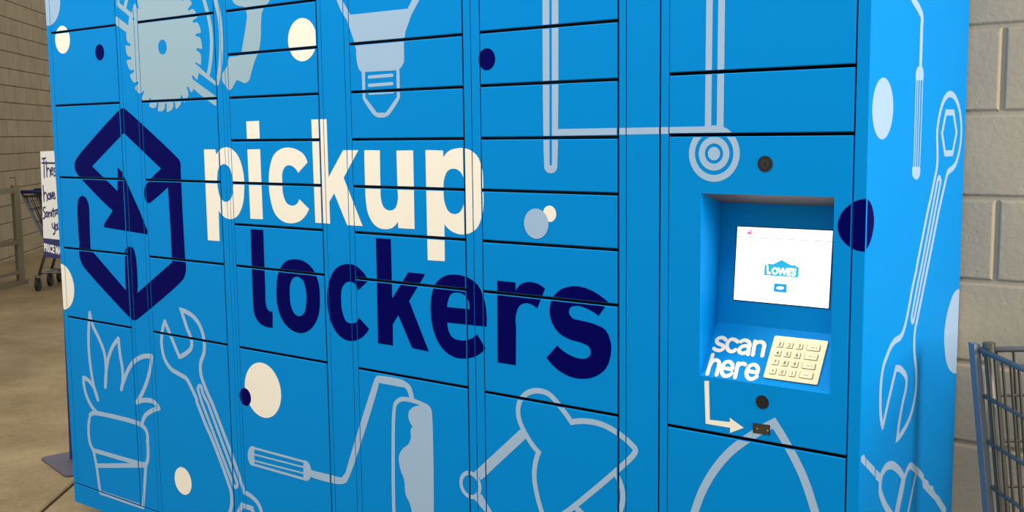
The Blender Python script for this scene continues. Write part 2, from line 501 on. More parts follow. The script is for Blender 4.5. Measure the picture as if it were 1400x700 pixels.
HG = 0.0034                                            # half of a horizontal gap
R256 = [2.0588, 1.8023, 1.5457, 1.2890, 1.0328, 0.7778, 0.1440]
R128 = [2.0588, 1.9306, 1.8023, 1.6735, 1.5447, 1.4164, 1.2880, 1.1608, 1.0325, 0.7772, 0.1440]
columns = [(-2.9490, -2.5434, R256), (-2.4130, -2.0160, R256), (-1.9545, -1.5584, R128), (-1.4270, -1.0264, R128),
           (-0.9680, -0.5706, [2.0588, 1.9306, 1.8023, 1.6750, 1.5455, 1.4167, 1.2884, 1.1609, 1.0330, 0.7741, 0.1440])]
RECTS = []
def add_panel(name, x0, x1, z0, z1, parent=L, label=None, b=0.0020):
    bm = bmesh.new(); panel(bm, x0, x1, z0, z1, b=b)
    o = build(name, bm, [BLUE, DARK], parent); RECTS.append((x0 + b * 0.7, x1 - b * 0.7, z0 + b * 0.7, z1 - b * 0.7))  # panel edges coloured dark as gap shade; the metal itself is blue
    if label: o['label'] = label
    return o
for x0, x1, rows in columns:
    for a, b in zip(rows, rows[1:]):
        lo = b + (0.0015 if b < 0.2 else HG)
        add_panel('door', x0, x1, lo, a - HG)
XF0, XF1 = -0.4380, -0.0295
for a, b in ((2.0588, 1.8050), (1.8050, 1.5513), (1.5513, 1.4201), (0.7726, 0.1440)):
    add_panel('door', XF0, XF1, b + HG, a - HG)
# upright frame posts between the doors
posts = [(XL + 0.0006, -2.9497), (-2.5388, -2.5213), (-2.5199, -2.4350), (-2.4336, -2.4140),
         (-2.0113, -1.9850), (-1.9840, -1.9690), (-1.9680, -1.9553),
         (-1.5536, -1.5396), (-1.5382, -1.4486), (-1.4470, -1.4280),
         (-1.0217, -0.9986), (-0.9968, -0.9700),
         (-0.5657, -0.5480), (-0.5464, -0.4622), (-0.4586, -0.4390)]
for x0, x1 in posts:
    add_panel('frame_post', x0, x1, 0.1455, 2.0605, b=0.0008)
add_panel('plinth', XL + 0.0005, -0.0263, ZB, 0.1425, b=0.001)
add_panel('top_rail', XL + 0.0005, -0.0263, 2.0625, ZT - 0.002, b=0.001)
RECTS.append((-0.0258, -0.0012, ZB, ZT))               # front face of the corner fold

# kiosk panel with its hooded recess
kz0, kz1 = 0.7726 + HG, 1.4201 - HG
OX0, OX1, OZ0, OZ1 = -0.3590, -0.0650, 0.8970, 1.2955
bTop = (0.1003, 1.2700); bBot = (0.0800, 1.0043)
bm = bmesh.new()
b = 0.0014
def q(pts, mi=0):
    f = bm.faces.new([bm.verts.new(p) for p in pts]); f.material_index = mi
xs0, xs1 = XF0 + b, XF1 - b
for r in ((xs0, OX0, kz0 + b, kz1 - b), (OX1, xs1, kz0 + b, kz1 - b), (OX0, OX1, kz0 + b, OZ0), (OX0, OX1, OZ1, kz1 - b)):
    q([(r[0], 0, r[2]), (r[1], 0, r[2]), (r[1], 0, r[3]), (r[0], 0, r[3])]); RECTS.append(r)
o4 = [(xs0, kz0 + b), (xs1, kz0 + b), (xs1, kz1 - b), (xs0, kz1 - b)]; e4 = [(XF0, kz0), (XF1, kz0), (XF1, kz1), (XF0, kz1)]
for i in range(4):
    j = (i + 1) % 4
    q([(o4[i][0], 0, o4[i][1]), (o4[j][0], 0, o4[j][1]), (e4[j][0], b, e4[j][1]), (e4[i][0], b, e4[i][1])])
    q([(e4[i][0], b, e4[i][1]), (e4[j][0], b, e4[j][1]), (e4[j][0], 0.018, e4[j][1]), (e4[i][0], 0.018, e4[i][1])])
yT, zT = bTop; yB, zB = bBot
q([(OX0, 0, OZ0), (OX0, 0, OZ1), (OX0, yT, zT), (OX0, yB, zB)])
q([(OX1, 0, OZ0), (OX1, yB, zB), (OX1, yT, zT), (OX1, 0, OZ1)])
q([(OX0, yB, zB), (OX0, yT, zT), (OX1, yT, zT), (OX1, yB, zB)])
q([(OX0, 0, OZ0), (OX0, yB, zB), (OX1, yB, zB), (OX1, 0, OZ0)])
bmesh.ops.remove_doubles(bm, verts=bm.verts, dist=1e-6)
me = bpy.data.meshes.new('kiosk_panel'); bmesh.ops.recalc_face_normals(bm, faces=bm.faces); bm.to_mesh(me); bm.free()
K = link('kiosk_panel', me, BLUE, L); K['label'] = 'blue control panel with a deep recess for screen and keypad'
# recess hood: brown grey sloping strip with a little lip
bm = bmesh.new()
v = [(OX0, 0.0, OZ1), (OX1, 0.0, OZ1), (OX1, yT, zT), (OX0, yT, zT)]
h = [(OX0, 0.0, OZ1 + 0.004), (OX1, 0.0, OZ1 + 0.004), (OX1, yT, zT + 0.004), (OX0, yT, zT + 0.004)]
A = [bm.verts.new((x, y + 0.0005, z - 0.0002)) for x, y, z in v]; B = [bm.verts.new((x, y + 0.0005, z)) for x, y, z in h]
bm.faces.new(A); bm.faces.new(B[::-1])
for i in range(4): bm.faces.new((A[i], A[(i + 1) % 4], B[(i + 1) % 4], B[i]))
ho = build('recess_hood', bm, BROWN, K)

BACK = Plane((OX0, yB, zB), (1, 0, 0), (0, yT - yB, zT - zB))
SHELF = Plane((OX0, 0, OZ0), (1, 0, 0), (0, yB, zB - OZ0))
BACK.n = -BACK.n if BACK.n.y > 0 else BACK.n
SHELF.n = -SHELF.n if SHELF.n.z < 0 else SHELF.n

def slab(bm, pl, corners, h0, h1, rnd=0.0, mi=0):
    """flat plate on a surface: corners in surface metres"""
    P = []
    n = len(corners)
    for i in range(n):
        c = Vector(corners[i]); a = Vector(corners[i - 1]); d = Vector(corners[(i + 1) % n])
        if rnd:
            ia = (a - c).normalized() * rnd; id_ = (d - c).normalized() * rnd
            for t in (0, 0.25, 0.5, 0.75, 1): P.append((c + ia) * (1 - t)**2 + c * 2 * t * (1 - t) + (c + id_) * t * t)
        else: P.append(c)
    A = [bm.verts.new(pl.p(p[0], p[1], h0)) for p in P]; B = [bm.verts.new(pl.p(p[0], p[1], h1)) for p in P]
    fs = [bm.faces.new(A), bm.faces.new(B)]
    for i in range(len(P)): fs.append(bm.faces.new((A[i], A[(i + 1) % len(P)], B[(i + 1) % len(P)], B[i])))
    for f in fs: f.material_index = mi

# screen
Z8 = (1000, 300, 5.6)
def crn(pl, crop, txt): return [Vector(pl.at(x, y)) for x, y, s in PT(crop, txt)]
sc = crn(BACK, Z8, '50,55 778,88 745,680 20,612')
cx = sum((p for p in sc), Vector((0, 0))) / 4
bm = bmesh.new(); slab(bm, BACK, [cx + (p - cx) * 1.022 for p in sc], 0.0002, 0.0012)
fr = build('screen_bezel', bm, BLACK, K); fr['label'] = 'thin black rim around the screen'
bm = bmesh.new(); slab(bm, BACK, sc, 0.0008, 0.0018)
S_ = build('screen', bm, SCREEN, L); S_['label'] = 'lit white touch screen showing a cyan gabled shop logo'
printed('screen_line', BACK, ribbon(crn(BACK, Z8, '47,131 774,171'), 0.0013), BIG, SLINE, S_, h=0.0022)
printed('screen_logo', BACK, fill(BACK, PT(Z8, '258,347 280,350 283,338 322,342 388,310 460,350 497,350 500,362 520,366 514,444 252,426')), BIG, SCYAN, S_, 'cyan logo with a gabled top', h=0.0022)
lt = text_polys('L', crn(BACK, Z8, '275,352 303,353 303,420 274,416'), 0.06)
lt += text_polys("OWE'S", crn(BACK, Z8, '312,364 502,373 496,436 309,420'), 0.05, spacing=0.95)
printed('logo_lettering', BACK, lt, BIG, SCREEN, S_, 'white capital letters in the logo', h=0.0027)
printed('screen_button', BACK, fill(BACK, PT(Z8, '331,488 428,496 424,562 325,552')), BIG, SCYAN2, S_, 'small cyan button with a white dash', h=0.0022)
printed('button_mark', BACK, fill(BACK, PT(Z8, '347,524~ 360,515~ 395,516~ 405,524~ 395,534~ 360,533~')), BIG, SCREEN, S_, h=0.0027)
printed('screen_icon', BACK, fill(BACK, PT(Z8, '123,93 145,95 150,76 157,75 159,118 123,113')) + fill(BACK, PT(Z8, '126,76 133,76 134,84 127,84')), BIG, SPINK, S_, 'tiny pink icon in the screen corner', h=0.0022)

# keypad
Z9 = (1040, 440, 7.0)
kc = crn(SHELF, Z9, '140,138 652,192 545,610 28,538')
KP = thing('keypad', '', '')
KP.parent = L
for key in ('label', 'category'): del KP[key]
KP['label'] = 'cream metal keypad with sixteen raised keys'
bm = bmesh.new(); slab(bm, SHELF, kc, 0.0, 0.0035, rnd=0.004); build('keypad_plate', bm, KEYM, KP)
def kuv(u, v): return (kc[0] * (1 - u) + kc[1] * u) * (1 - v) + (kc[3] * (1 - u) + kc[2] * u) * v
kcol = [(0.150, 0.062), (0.330, 0.062), (0.515, 0.062), (0.770, 0.128)]
krow = [0.195, 0.405, 0.615, 0.830]
sym = [['1', '2', '3', ''], ['4', '5', '6', ''], ['7', '8', '9', ''], ['u', '0', 'd', '']]
symp = []
for r, vv in enumerate(krow):
    for c, (uu, hw) in enumerate(kcol):
        hh = 0.072
        bm = bmesh.new()
        slab(bm, SHELF, [kuv(uu - hw, vv - hh), kuv(uu + hw, vv - hh), kuv(uu + hw, vv + hh), kuv(uu - hw, vv + hh)], 0.0033, 0.0042, rnd=0.0022, mi=1)
        slab(bm, SHELF, [kuv(uu - hw * 0.87, vv - hh * 0.87), kuv(uu + hw * 0.87, vv - hh * 0.87), kuv(uu + hw * 0.87, vv + hh * 0.87), kuv(uu - hw * 0.87, vv + hh * 0.87)], 0.0038, 0.0052, rnd=0.0018)
        build('key', bm, [KEYC, KEYR], KP)
        s = sym[r][c]
        def Q(a0, a1, b0, b1): return [kuv(uu + a0, vv + b0), kuv(uu + a1, vv + b0), kuv(uu + a1, vv + b1), kuv(uu + a0, vv + b1)]
        if s in ('u', 'd'):
            sg = -1 if s == 'u' else 1
            symp.append(Q(-0.004, 0.004, -0.035, 0.035))
            symp.append([kuv(uu - 0.014, vv + sg * 0.005), kuv(uu + 0.014, vv + sg * 0.005), kuv(uu, vv + sg * 0.04)])
        elif s: symp += text_polys(s, Q(-0.022, 0.022, -0.042, 0.042) if s != '1' else Q(-0.012, 0.008, -0.042, 0.042), 0.01)
        else:
            symp.append(Q(-0.05, 0.035, -0.004, 0.004)); 
            if r != 3: symp.append(Q(0.06, 0.066, -0.03, 0.03))
printed('key_symbols', SHELF, symp, BIG, KEYT, KP, 'dark digits and marks printed on the keys', h=0.0055)['kind'] = 'stuff'

# camera lenses and scanner window
for (px, py, rr) in ((1046.2, 224.0, 0.0165), (1042.3, 549.7, 0.0145)):
    a, c = FRONT.at(px, py)
    bm = bmesh.new()
    disc(bm, (a, -0.0002, c), (0, -1, 0), rr, 0.0008, n=32)
    disc(bm, (a, -0.0006, c), (0, -1, 0), rr * 0.62, 0.0012, n=32, mi=1)
    disc(bm, (a, -0.0016, c), (0, -1, 0), rr * 0.25, 0.0006, n=20, mi=0)
    o = build('camera_lens', bm, [BLACK, LENS], K); o['label'] = 'round black camera lens'
Z5 = (940, 500, 6.364)
bm = bmesh.new()
sw = crn(FRONT, Z5, '570,497 718,516 718,603 570,582')
slab(bm, FRONT, sw, 0.0004, 0.0010, mi=0)
cc = sum(sw, Vector((0, 0))) / 4
slab(bm, FRONT, [cc + (p - cc) * 0.9 for p in sw], 0.0008, 0.0016, mi=1)
for s in ('611,546', '701,563'):
    a = crn(FRONT, Z5, s)[0]; disc(bm, (a[0], -0.0015, a[1]), (0, -1, 0), 0.0018, 0.0006, n=12, mi=2)
o = build('scanner_window', bm, [BLACK, SMOKE, STUD], K); o['label'] = 'small dark scanner window with two studs'

# scan here lettering on the sloping shelf
Z7 = (960, 440, 7.78)
tp = []
for t in ('250,192 230,174~ 195,170~ 160,190~ 160,218~ 185,238~ 222,255~ 228,280~ 200,303~ 160,303~ 126,284',
          '378,214 350,193~ 310,188~ 276,217~ 266,265~ 287,308~ 325,316~ 354,298',
          '412,212 440,199~ 480,203~ 505,232~ 498,280 490,347', '500,264 450,258~ 407,277~ 394,308~ 415,333~ 460,330~ 494,300',
          '564,208 540,353', '552,272 575,230~ 620,214~ 658,236~ 656,280 640,362',
          '114,350 56,554', '88,462 112,424~ 145,407~ 177,425~ 178,465 154,564',
          '314,550 280,573~ 238,575~ 210,540~ 218,472~ 255,430~ 300,430~ 324,465~ 316,506 216,490',
          '384,442 350,592', '368,502 393,460~ 430,445~ 458,455',
          '580,582 545,604~ 502,606~ 475,572~ 483,505~ 520,462~ 570,462~ 594,500~ 586,541 482,524'):
    tp += stroke(SHELF, PT(Z7, t), 0.0088)
printed('lettering', SHELF, tp, BIG, CREAM, L, 'white lettering reading scan here on the sloping shelf', h=0.0006)

# ---------------------------------------------------------------- printed graphics on the front
K1 = (150, 0, 8.75); K2 = (150, 80, 8.75); K3 = (240, 0, 8.754); K4 = (240, 70, 8.754); K5 = (450, 0, 7.778); K7 = (90, 140, 4.666)
L1 = (270, 150, 3.684); L2 = (400, 150, 4.118); L3 = (480, 190, 4.117); L4 = (330, 300, 4.373); L5 = (430, 320, 4.118)
L6 = (570, 360, 4.668); L7 = (710, 370, 4.373); P1 = (100, 410, 4.668); P2 = (100, 550, 4.668); W1 = (205, 410, 4.668); W2 = (240, 550, 4.668)
R1 = (330, 500, 3.5); R2 = (490, 500, 3.5); Q1 = (620, 520, 3.889); C1 = (930, 150, 6.36); C2 = (930, 560, 5.0); G0 = (700, 0, 4.0); ABS = (0, 0, 1.0)
F = FRONT
def FP(name, polys, mt, label=None, h=0.0004): return printed(name, F, polys, RECTS, mt, L, label, h)

# pickup
FP('letter', fill(F, PT(L1, '33,200 90,200 95,226 115,200~ 155,190~ 200,225~ 230,310~ 236,400~ 225,490~ 200,537~ 168,551~ 135,540~ 107,508 112,662 53,657'),
           PT(L1, '133,274~ 160,290~ 176,340~ 180,385~ 170,445~ 147,464~ 120,450~ 104,400~ 100,340~ 110,290~')), CREAM, 'cream letter p of the word pickup')
FP('letter', fill(F, PT(L1, '246,59 311,56 314,145 250,146')) + fill(F, PT(L1, '252,200 316,199 330,552 267,549')), CREAM, 'cream letter i of the word pickup')
FP('letter', fill(F, PT(L1, '555,265 535,225~ 505,203~ 463,191~ 420,198~ 385,228~ 365,290~ 360,370~ 368,450~ 392,525~ 430,562~ 475,572~ 525,555~ 563,500 513,450 500,475~ 475,483~ 450,470~ 433,430~ 428,370~ 430,310~ 445,285~ 465,280~ 490,293~ 508,318')), CREAM, 'cream letter c of the word pickup')
FP('letter', fill(F, PT(L2, '106,55 192,53 203,380 285,228 371,228 288,383 395,655 308,650 235,470 208,518 212,642 129,636')), CREAM, 'cream letter k of the word pickup')
FP('letter', fill(F, PT(L3, '75,63 163,64 166,280~ 168,330~ 185,385~ 218,403~ 250,388~ 264,340~ 262,280~ 256,65 350,64 358,507 267,502 264,466 240,495~ 190,508~ 140,490~ 100,430~ 84,350~ 80,270~')), CREAM, 'cream letter u of the word pickup')
FP('letter', fill(F, PT(L3, '419,62 518,65 520,103 545,72~ 600,52~ 660,58~ 710,95~ 735,155~ 745,280~ 738,430~ 710,500~ 660,533~ 610,536~ 560,515~ 526,480 528,688 432,682'),
           PT(L3, '577,167~ 610,180~ 632,215~ 640,290~ 634,370~ 612,412~ 585,423~ 550,408~ 528,360~ 521,290~ 526,220~ 545,180~')), CREAM, 'cream letter p of the word pickup')
# lockers
FP('letter', fill(F, PT(L4, '56,58 131,62 144,440~ 146,500~ 157,537~ 187,550 188,647 150,642~ 105,615~ 80,570~ 70,490~ 67,420~')), NAVY, 'navy letter l of the word lockers')
FP('letter', fill(F, PT(L4, '320,238~ 375,250~ 430,300~ 462,380~ 470,470~ 462,570~ 425,645~ 365,679~ 300,660~ 245,600~ 215,510~ 210,420~ 225,310~ 265,252~'),
           PT(L4, '333,342~ 365,360~ 385,420~ 388,500~ 375,560~ 347,578~ 320,565~ 298,520~ 290,450~ 292,390~ 308,352~')), NAVY, 'navy letter o of the word lockers')
FP('letter', fill(F, PT(L5, '305,262 270,210~ 225,175~ 170,170~ 115,200~ 82,270~ 72,360~ 85,470~ 125,555~ 180,597~ 225,600~ 270,580~ 308,533 250,470 238,493~ 210,503~ 180,492~ 158,440~ 150,370~ 155,305~ 175,275~ 205,268~ 232,285~ 244,318')), NAVY, 'navy letter c of the word lockers')
FP('letter', fill(F, PT(L5, '346,23 430,28 438,362 528,215 624,225 533,376 644,661 550,642 472,457 441,507 442,628 358,614')), NAVY, 'navy letter k of the word lockers')
FP('letter', fill(F, PT(L6, '445,404 195,378 200,420~ 225,470~ 270,490~ 330,487~ 385,453 439,542 390,585~ 310,608~ 230,595~ 160,540~ 110,440~ 90,330~ 92,220~ 120,130~ 175,82~ 245,72~ 320,88~ 390,140~ 430,230~ 445,330~'),
           PT(L6, '193,278 200,235~ 220,195~ 255,186~ 300,200~ 330,240~ 335,293')), NAVY, 'navy letter e of the word lockers')
FP('letter', fill(F, PT(L6, '513,110 630,122 631,178') + PT(L7, '0,88~ 30,72~ 70,68~ 115,80~ 154,108 107,226 75,203~ 40,194~ 0,212~') + PT(L6, '637,310~ 633,400 632,650 516,632')), NAVY, 'navy letter r of the word lockers')
FP('letter', fill(F, PT(L7, '532,188 470,140~ 400,105~ 320,93~ 250,112~ 200,162~ 182,230~ 195,310~ 235,370~ 300,410~ 380,435~ 420,460~ 427,495~ 410,520~ 370,526~ 310,508~ 260,478~ 227,447 163,520 210,575~ 290,628~ 380,647~ 460,630~ 520,580~ 547,500~ 545,420~ 515,355~ 450,320~ 370,298~ 315,280~ 297,250~ 305,222~ 345,210~ 400,225~ 474,271')), NAVY, 'navy letter s of the word lockers')
# hexagon arrow emblem
FP('arrow_emblem', fill(F, PT(K7, '345,45~ 365,37~ 385,47~ 705,345~ 728,375~ 733,420 745,700 762,1000 765,1085~ 752,1125~ 455,1384~ 437,1391~ 420,1383~ 108,1040~ 92,1000~ 88,900 75,650~ 82,615~ 100,597~ 125,605~ 143,640~ 150,700 158,935 385,1200 378,985~ 382,935~ 405,920~ 430,930~ 445,975~ 457,1215 678,1020 668,800 652,540 548,632~ 530,643~ 513,630~ 500,580~ 505,540~ 520,515~ 608,423 370,195 168,407 330,565 331,412 360,445 470,690 520,815 522,842 243,796 245,775 300,690 80,465~ 60,430~ 58,385~ 78,345~')),
   NAVY, 'navy hexagonal arrow emblem')
# dots
def blob(px, py, r, mt, name, label, h=0.0004): FP(name, circle(F, px, py, r), mt, label, h)
blob(413.2, 54.3, 0.0600, CREAM, 'printed_dot', 'cream dot beside the arm print')
blob(85.6, 54.3, 0.0483, CREAM, 'printed_dot', 'small cream dot near the top left edge')
blob(136.4, 71.5, 0.0270, NAVY, 'printed_dot', 'small navy dot near the top left')
blob(250.4, 657.5, 0.0470, CREAM, 'printed_dot', 'small cream dot at the foot of the doors')
blob(665.6, 81.0, 0.0265, NAVY, 'printed_dot', 'small navy dot in the middle columns')
blob(359.3, 533.5, 0.0858, CREAM, 'printed_dot', 'large cream dot under the lettering')
blob(335.5, 542.5, 0.0280, NAVY, 'printed_dot', 'small navy dot over the large cream dot', 0.0007)
blob(65.0, 2.0, 0.0850, PALE, 'printed_dot', 'pale blue dot cut by the left edge')
blob(84.5, 391.8, 0.0850, CREAM, 'printed_dot', 'cream dot cut by the left edge')
FP('printed_dot', circle(F, 751.5, 292.3, 0.0195), CREAM, 'tiny cream dot touching the pale blue dot')
FP('printed_dot', circle(F, 733.2, 305.8, 0.0365), PALE, 'pale blue dot in the fifth column', 0.0007)
# saw
ctr = Vector(F.at(222.3, 64.4)); R = 0.2060; NT = 26
prof = []
for k in range(NT):
    a0 = 2 * math.pi * (k + 0.35) / NT
    st = 2 * math.pi / NT
    for fr, rr in ((0.00, 1.0), (0.00, 0.95), (-0.04, 0.90), (-0.02, 0.872), (0.06, 0.86), (0.14, 0.872), (0.18, 0.905), (0.24, 0.945), (0.38, 0.975), (0.60, 0.992), (0.86, 1.0)):
        t = -(a0 + st * fr); prof.append(ctr + Vector((math.cos(t), math.sin(t))) * R * rr)
hole = [ctr + Vector((math.cos(2 * math.pi * k / 32), math.sin(2 * math.pi * k / 32))) * 0.0235 for k in range(32)]
FP('saw_print', tess([prof, hole]), PALEG, 'grey blue circular saw blade print')
sg = stroke(F, PT(K1, '100,-40 100,52 270,192'), 0.016) + stroke(F, PT(K1, '206,-20 182,88'), 0.017) + stroke(F, PT(K1, '255,215 240,330'), 0.010)
sg += fill(F, PT(K1, '62,203 80,196 275,345 275,440 215,398 62,285'))
sg += stroke(F, PT(K3, '330,-40 372,110~ 405,250~ 425,380~ 432,500~ 428,620~ 412,790~ 388,905'), 0.016)
sg += stroke(F, PT(K3, '455,-60 482,20~ 515,150~ 537,300~ 545,460~ 545,600~ 532,800~ 500,990'), 0.018)
sg += fill(F, PT(K4, '225,140 270,175 370,268 490,370 490,418 400,350 280,260')) + fill(F, PT(K4, '180,318 500,552 500,655 465,645 340,560 222,455 170,440'))
FP('saw_print', sg, PALEG, 'grey blue saw guard lines', 0.0002)
FP('arm_print', fill(F, PT(K3, '670,-30 680,0~ 712,48~ 755,70~ 820,88~ 852,150~ 845,290~ 815,480~ 790,625 770,660~ 660,680~ 640,690') + PT(K4, '625,130~ 620,180 555,275 550,315~ 590,400 635,470 665,457~ 700,405 735,345 780,362~ 840,383~ 885,345~ 905,270~ 945,130~') + PT(K3, '1000,600~ 1022,440~ 1025,280~ 1040,140~ 1090,60 1140,-10 1150,-30')),
   PALEG, 'grey blue arm shaped print')
# light bulb
bb = fill(F, PT(K5, '70,-20 130,120 190,215 262,425 290,540 300,670~ 320,738~ 348,766 382,766 718,748 748,735~ 795,660~ 798,600 797,450 812,340 880,150 972,-20 893,-20 835,92 228,157 140,0 132,-20'))
bb += fill(F, PT(K5, '347,755 358,1045 480,1228~ 510,1245~ 600,1245~ 632,1228~ 755,1035 748,728 716,740 722,1030 605,1198 510,1198 386,1036 382,757'))
for s in ('425,820 672,800', '425,908 672,890', '430,992 680,976'): bb += stroke(F, PT(K5, s), 0.0088)
FP('bulb_print', bb, PALE, 'pale blue light bulb print')
# plant
pl_ = []
for s in ('158,636 135,560~ 112,430~ 100,300~ 100,180~ 107,84', '107,84 125,160~ 165,245~ 200,340~ 210,440~ 206,555', '206,555 215,430~ 235,340~ 290,248',
          '290,248 300,350~ 315,440~ 318,490~ 308,570', '308,570 330,500~ 370,415~ 420,372~ 502,360', '502,360 490,450~ 465,540~ 408,652', '408,654 470,640~ 520,655~ 548,690',
          '548,692 495,712~ 457,745~ 440,800', '158,636 130,555~ 100,515~ 66,497', '66,497 78,585~ 105,655~ 155,722', '108,736~ 125,722~ 435,797~ 465,830~ 475,905 475,1025~ 465,1052 425,1045 130,960 110,920~ 105,760~',
          '130,960 150,1058 462,1056', '150,1058 173,1226', '465,1052 447,1322', '173,1228 447,1322'):
    pl_ += stroke(F, PT(P1, s), 0.0165)
FP('plant_print', pl_, PALE, 'pale blue outline print of a potted plant')
# wrench
wr = []
wr += stroke(F, PT(W1, '96,138 78,210~ 76,290~ 92,370~ 130,435~ 190,475~ 235,505~ 265,560~ 300,640~') + PT(W2, '137,0 200,160 355,570~ 360,620~ 345,710'), 0.0155)
wr += stroke(F, PT(W1, '96,138 125,210 188,362 262,310~ 268,285~ 240,190 200,65 235,78~ 290,120~ 330,190~ 347,270~ 345,340~ 325,400~ 325,470~ 350,550~') + PT(W2, '232,0 350,310 400,450 440,575 490,605~ 530,650~ 552,715'), 0.0155)
wr += stroke(F, PT(W1, '320,548~ 306,570') + PT(W2, '172,10 368,525 384,540~ 396,520 206,5') + PT(W1, '340,600~'), 0.0130, True)
wr += stroke(F, PT(W2, '400,710 425,657 488,678 500,715'), 0.017)
FP('wrench_print', wr, PALE, 'pale blue outline print of an open wrench')
# paint roller
ro = fill(F, PT(R1, '63,388 45,386~ 35,402~ 34,450~ 45,474~ 63,477')) + fill(F, PT(R1, '297,453 318,460~ 333,490~ 333,530~ 318,550~ 297,546'))
for s, wv in (('60,394 300,459', .0075), ('60,424 300,486', .0052), ('60,454 300,515', .0052), ('55,472 300,542', .0080)): ro += stroke(F, PT(R1, s), wv)
ro += fill(F, PT(R1, '330,498 480,536 500,510 640,60~ 650,48~ 665,48~ 780,72~ 810,98~ 824,140~ 828,165 804,165 798,130~ 785,108~ 770,103 660,82 520,525~ 500,560~ 478,567~ 330,530'))
ro += stroke(F, PT(R2, '172,720 170,225~ 178,182~ 200,162~ 305,184~ 340,208~ 346,250~ 352,720'), 0.0125)
ro += fill(F, PT(R2, '288,192 310,182~ 340,205~ 352,250~ 357,720 257,720 250,670~ 225,610~ 220,550~ 200,490~ 195,430~ 215,395~ 240,375~ 252,340~ 250,310~ 260,290 243,260~ 242,220~ 260,200~'))
FP('roller_print', ro, PALE, 'pale blue paint roller print')
# desk lamp
la = stroke(F, PT(Q1, '485,740 445,610~ 430,500~ 453,383 372,262~ 348,200~ 350,120~ 390,70~ 450,55~ 510,75~ 560,130~ 628,222 700,217~ 790,235~ 880,285~ 945,340~ 968,370~ 955,400~ 580,715'), 0.0140)
la += fill(F, PT(Q1, '356,260 392,303 148,530 108,490')) + circle(F, 620 + 90 / 3.889, 520 + 556 / 3.889, 0.0375, 0.0262)
la += fill(F, PT(Q1, '108,628 148,603 215,715 182,715')) + stroke(F, PT(Q1, '868,505 896,575~ 900,640~ 870,720'), 0.0140) + stroke(F, PT(Q1, '650,675 700,725'), 0.016)
FP('lamp_print', la, PALE, 'pale blue outline print of a desk lamp')
# tape print
ta = fill(F, PT(G0, '172,-500 177,920~ 190,940~ 236,940~ 248,920~ 248,-500 217,-500 219,904 206,904 204,-500'))
ta += fill(F, PT(ABS, '760,176.5 964.2,172.8 964.2,182.2 760,185.6'))
ta += fill(F, PT(G0, '1069,-500 1055,700 1090,690 1105,-500')) + fill(F, PT(G0, '1135,-500 1120,690 1157,700 1172,-500')) + fill(F, PT(C1, '212,142 380,142 380,210 212,210'))
ta += fill(F, PT(C1, '375,150 400,160~ 450,200 375,205'))
x, y = 930 + 294 / 6.36, 150 + 382 / 6.36
ta += circle(F, x, y, 0.0597, 0.0450) + circle(F, x, y, 0.0360, 0.0213) + circle(F, x, y, 0.0142)
FP('tape_print', ta, PALE, 'pale blue tape and target rings print')
FP('arc_print', stroke(F, PT(C2, '80,750 98,700~ 150,560~ 230,420~ 340,290~ 450,205~ 560,135~ 642,92 740,255~ 840,455~ 922,700~ 940,760'), 0.0185), PALE, 'pale blue pointed arch print on the lower right door')
FP('arrow_print', fill(F, PT(Z5, '147,132 187,132 195,470 370,490 368,452 490,540 370,584 372,540 158,504')), CREAM, 'cream bent arrow pointing to the scanner window')
FP('printed_dot', fill(F, PT(ABS, '1192,271 1186,271.5~ 1175,273~ 1163,279~ 1151,291~ 1145.7,305~ 1148,322~ 1156,333~ 1168,341~ 1182,344 1192,345')), NAVY, 'navy dot folded round the corner, front half')

# ---------------------------------------------------------------- graphics on the right side
S1 = (1180, 0, 5.387); S2 = (1180, 120, 5.387); S3 = (1180, 240, 5.387); S4 = (1180, 360, 5.387); S5 = (1170, 480, 5.387); S6 = (1170, 600, 7.0)
SR = [(0.0035, DEP - 0.006, ZB + 0.001, ZT - 0.003)]
def SP(name, polys, mt, label, h=0.0004): printed(name, SIDE, polys, SR, mt, L, label, h)
SP('printed_dot', circle(SIDE, 1206.9, 148.5, 0.0606), PALE, 'pale blue dot on the side panel')
SP('printed_dot', fill(SIDE, PT(S3, '5,170 22,171 50,195~ 72,255~ 80,335~ 68,430~ 45,505~ 12,556 -8,560')), NAVY, 'navy dot folded round the corner, side half')
# tool with a bent rod
to = stroke(SIDE, PT(S1, '352,-40 372,0~ 415,75~ 432,120~ 430,210~ 421,500'), 0.019)
to += fill(SIDE, PT(S1, '410,490 432,490 442,515~ 441,592 387,592 392,512~'))
for a, c in ((390, 371), (404, 384), (420, 399), (438, 415)): to += stroke(SIDE, PT(S1, '%d,585 %d,1232' % (a, c)), 0.0058)
to += fill(SIDE, PT(S2, '362,582 418,582 417,640~ 405,668~ 375,668~ 361,640~'))
SP('screwdriver_print', to, PALE, 'pale blue bent rod tool print on the side panel')
w2 = stroke(SIDE, PT(S2, '640,46~ 600,80~ 562,200~ 544,330~ 546,450~ 545,560~ 522,690~') + PT(S3, '480,240 400,640 390,700') + PT(S4, '360,190 325,380~ 310,450~ 285,525~ 225,580~ 195,630~ 172,690~') + PT(S5, '208,90~ 188,200~ 180,350~ 183,480~ 197,555'), 0.0145)
w2 += stroke(SIDE, PT(S5, '197,555 225,430~ 295,128 372,205~ 370,260~ 340,400~ 303,645 350,585~ 410,450~ 440,300~ 445,180~ 430,10~') + PT(S4, '375,600~ 380,500~ 400,400~ 480,0') + PT(S3, '560,240 608,30') + PT(S2, '620,630~ 680,560~ 710,450~ 722,330~ 715,200~ 690,100~ 640,46~'), 0.0145)
w2 += stroke(SIDE, PT(S2, '610,182 665,182 687,330 657,482 602,484 580,335'), 0.0140, True)
w2 += stroke(SIDE, PT(S3, '560,16~ 545,50 480,400 430,660') + PT(S4, '395,180 356,395 362,430~ 376,400 425,150') + PT(S3, '500,420 570,45'), 0.0125, True)
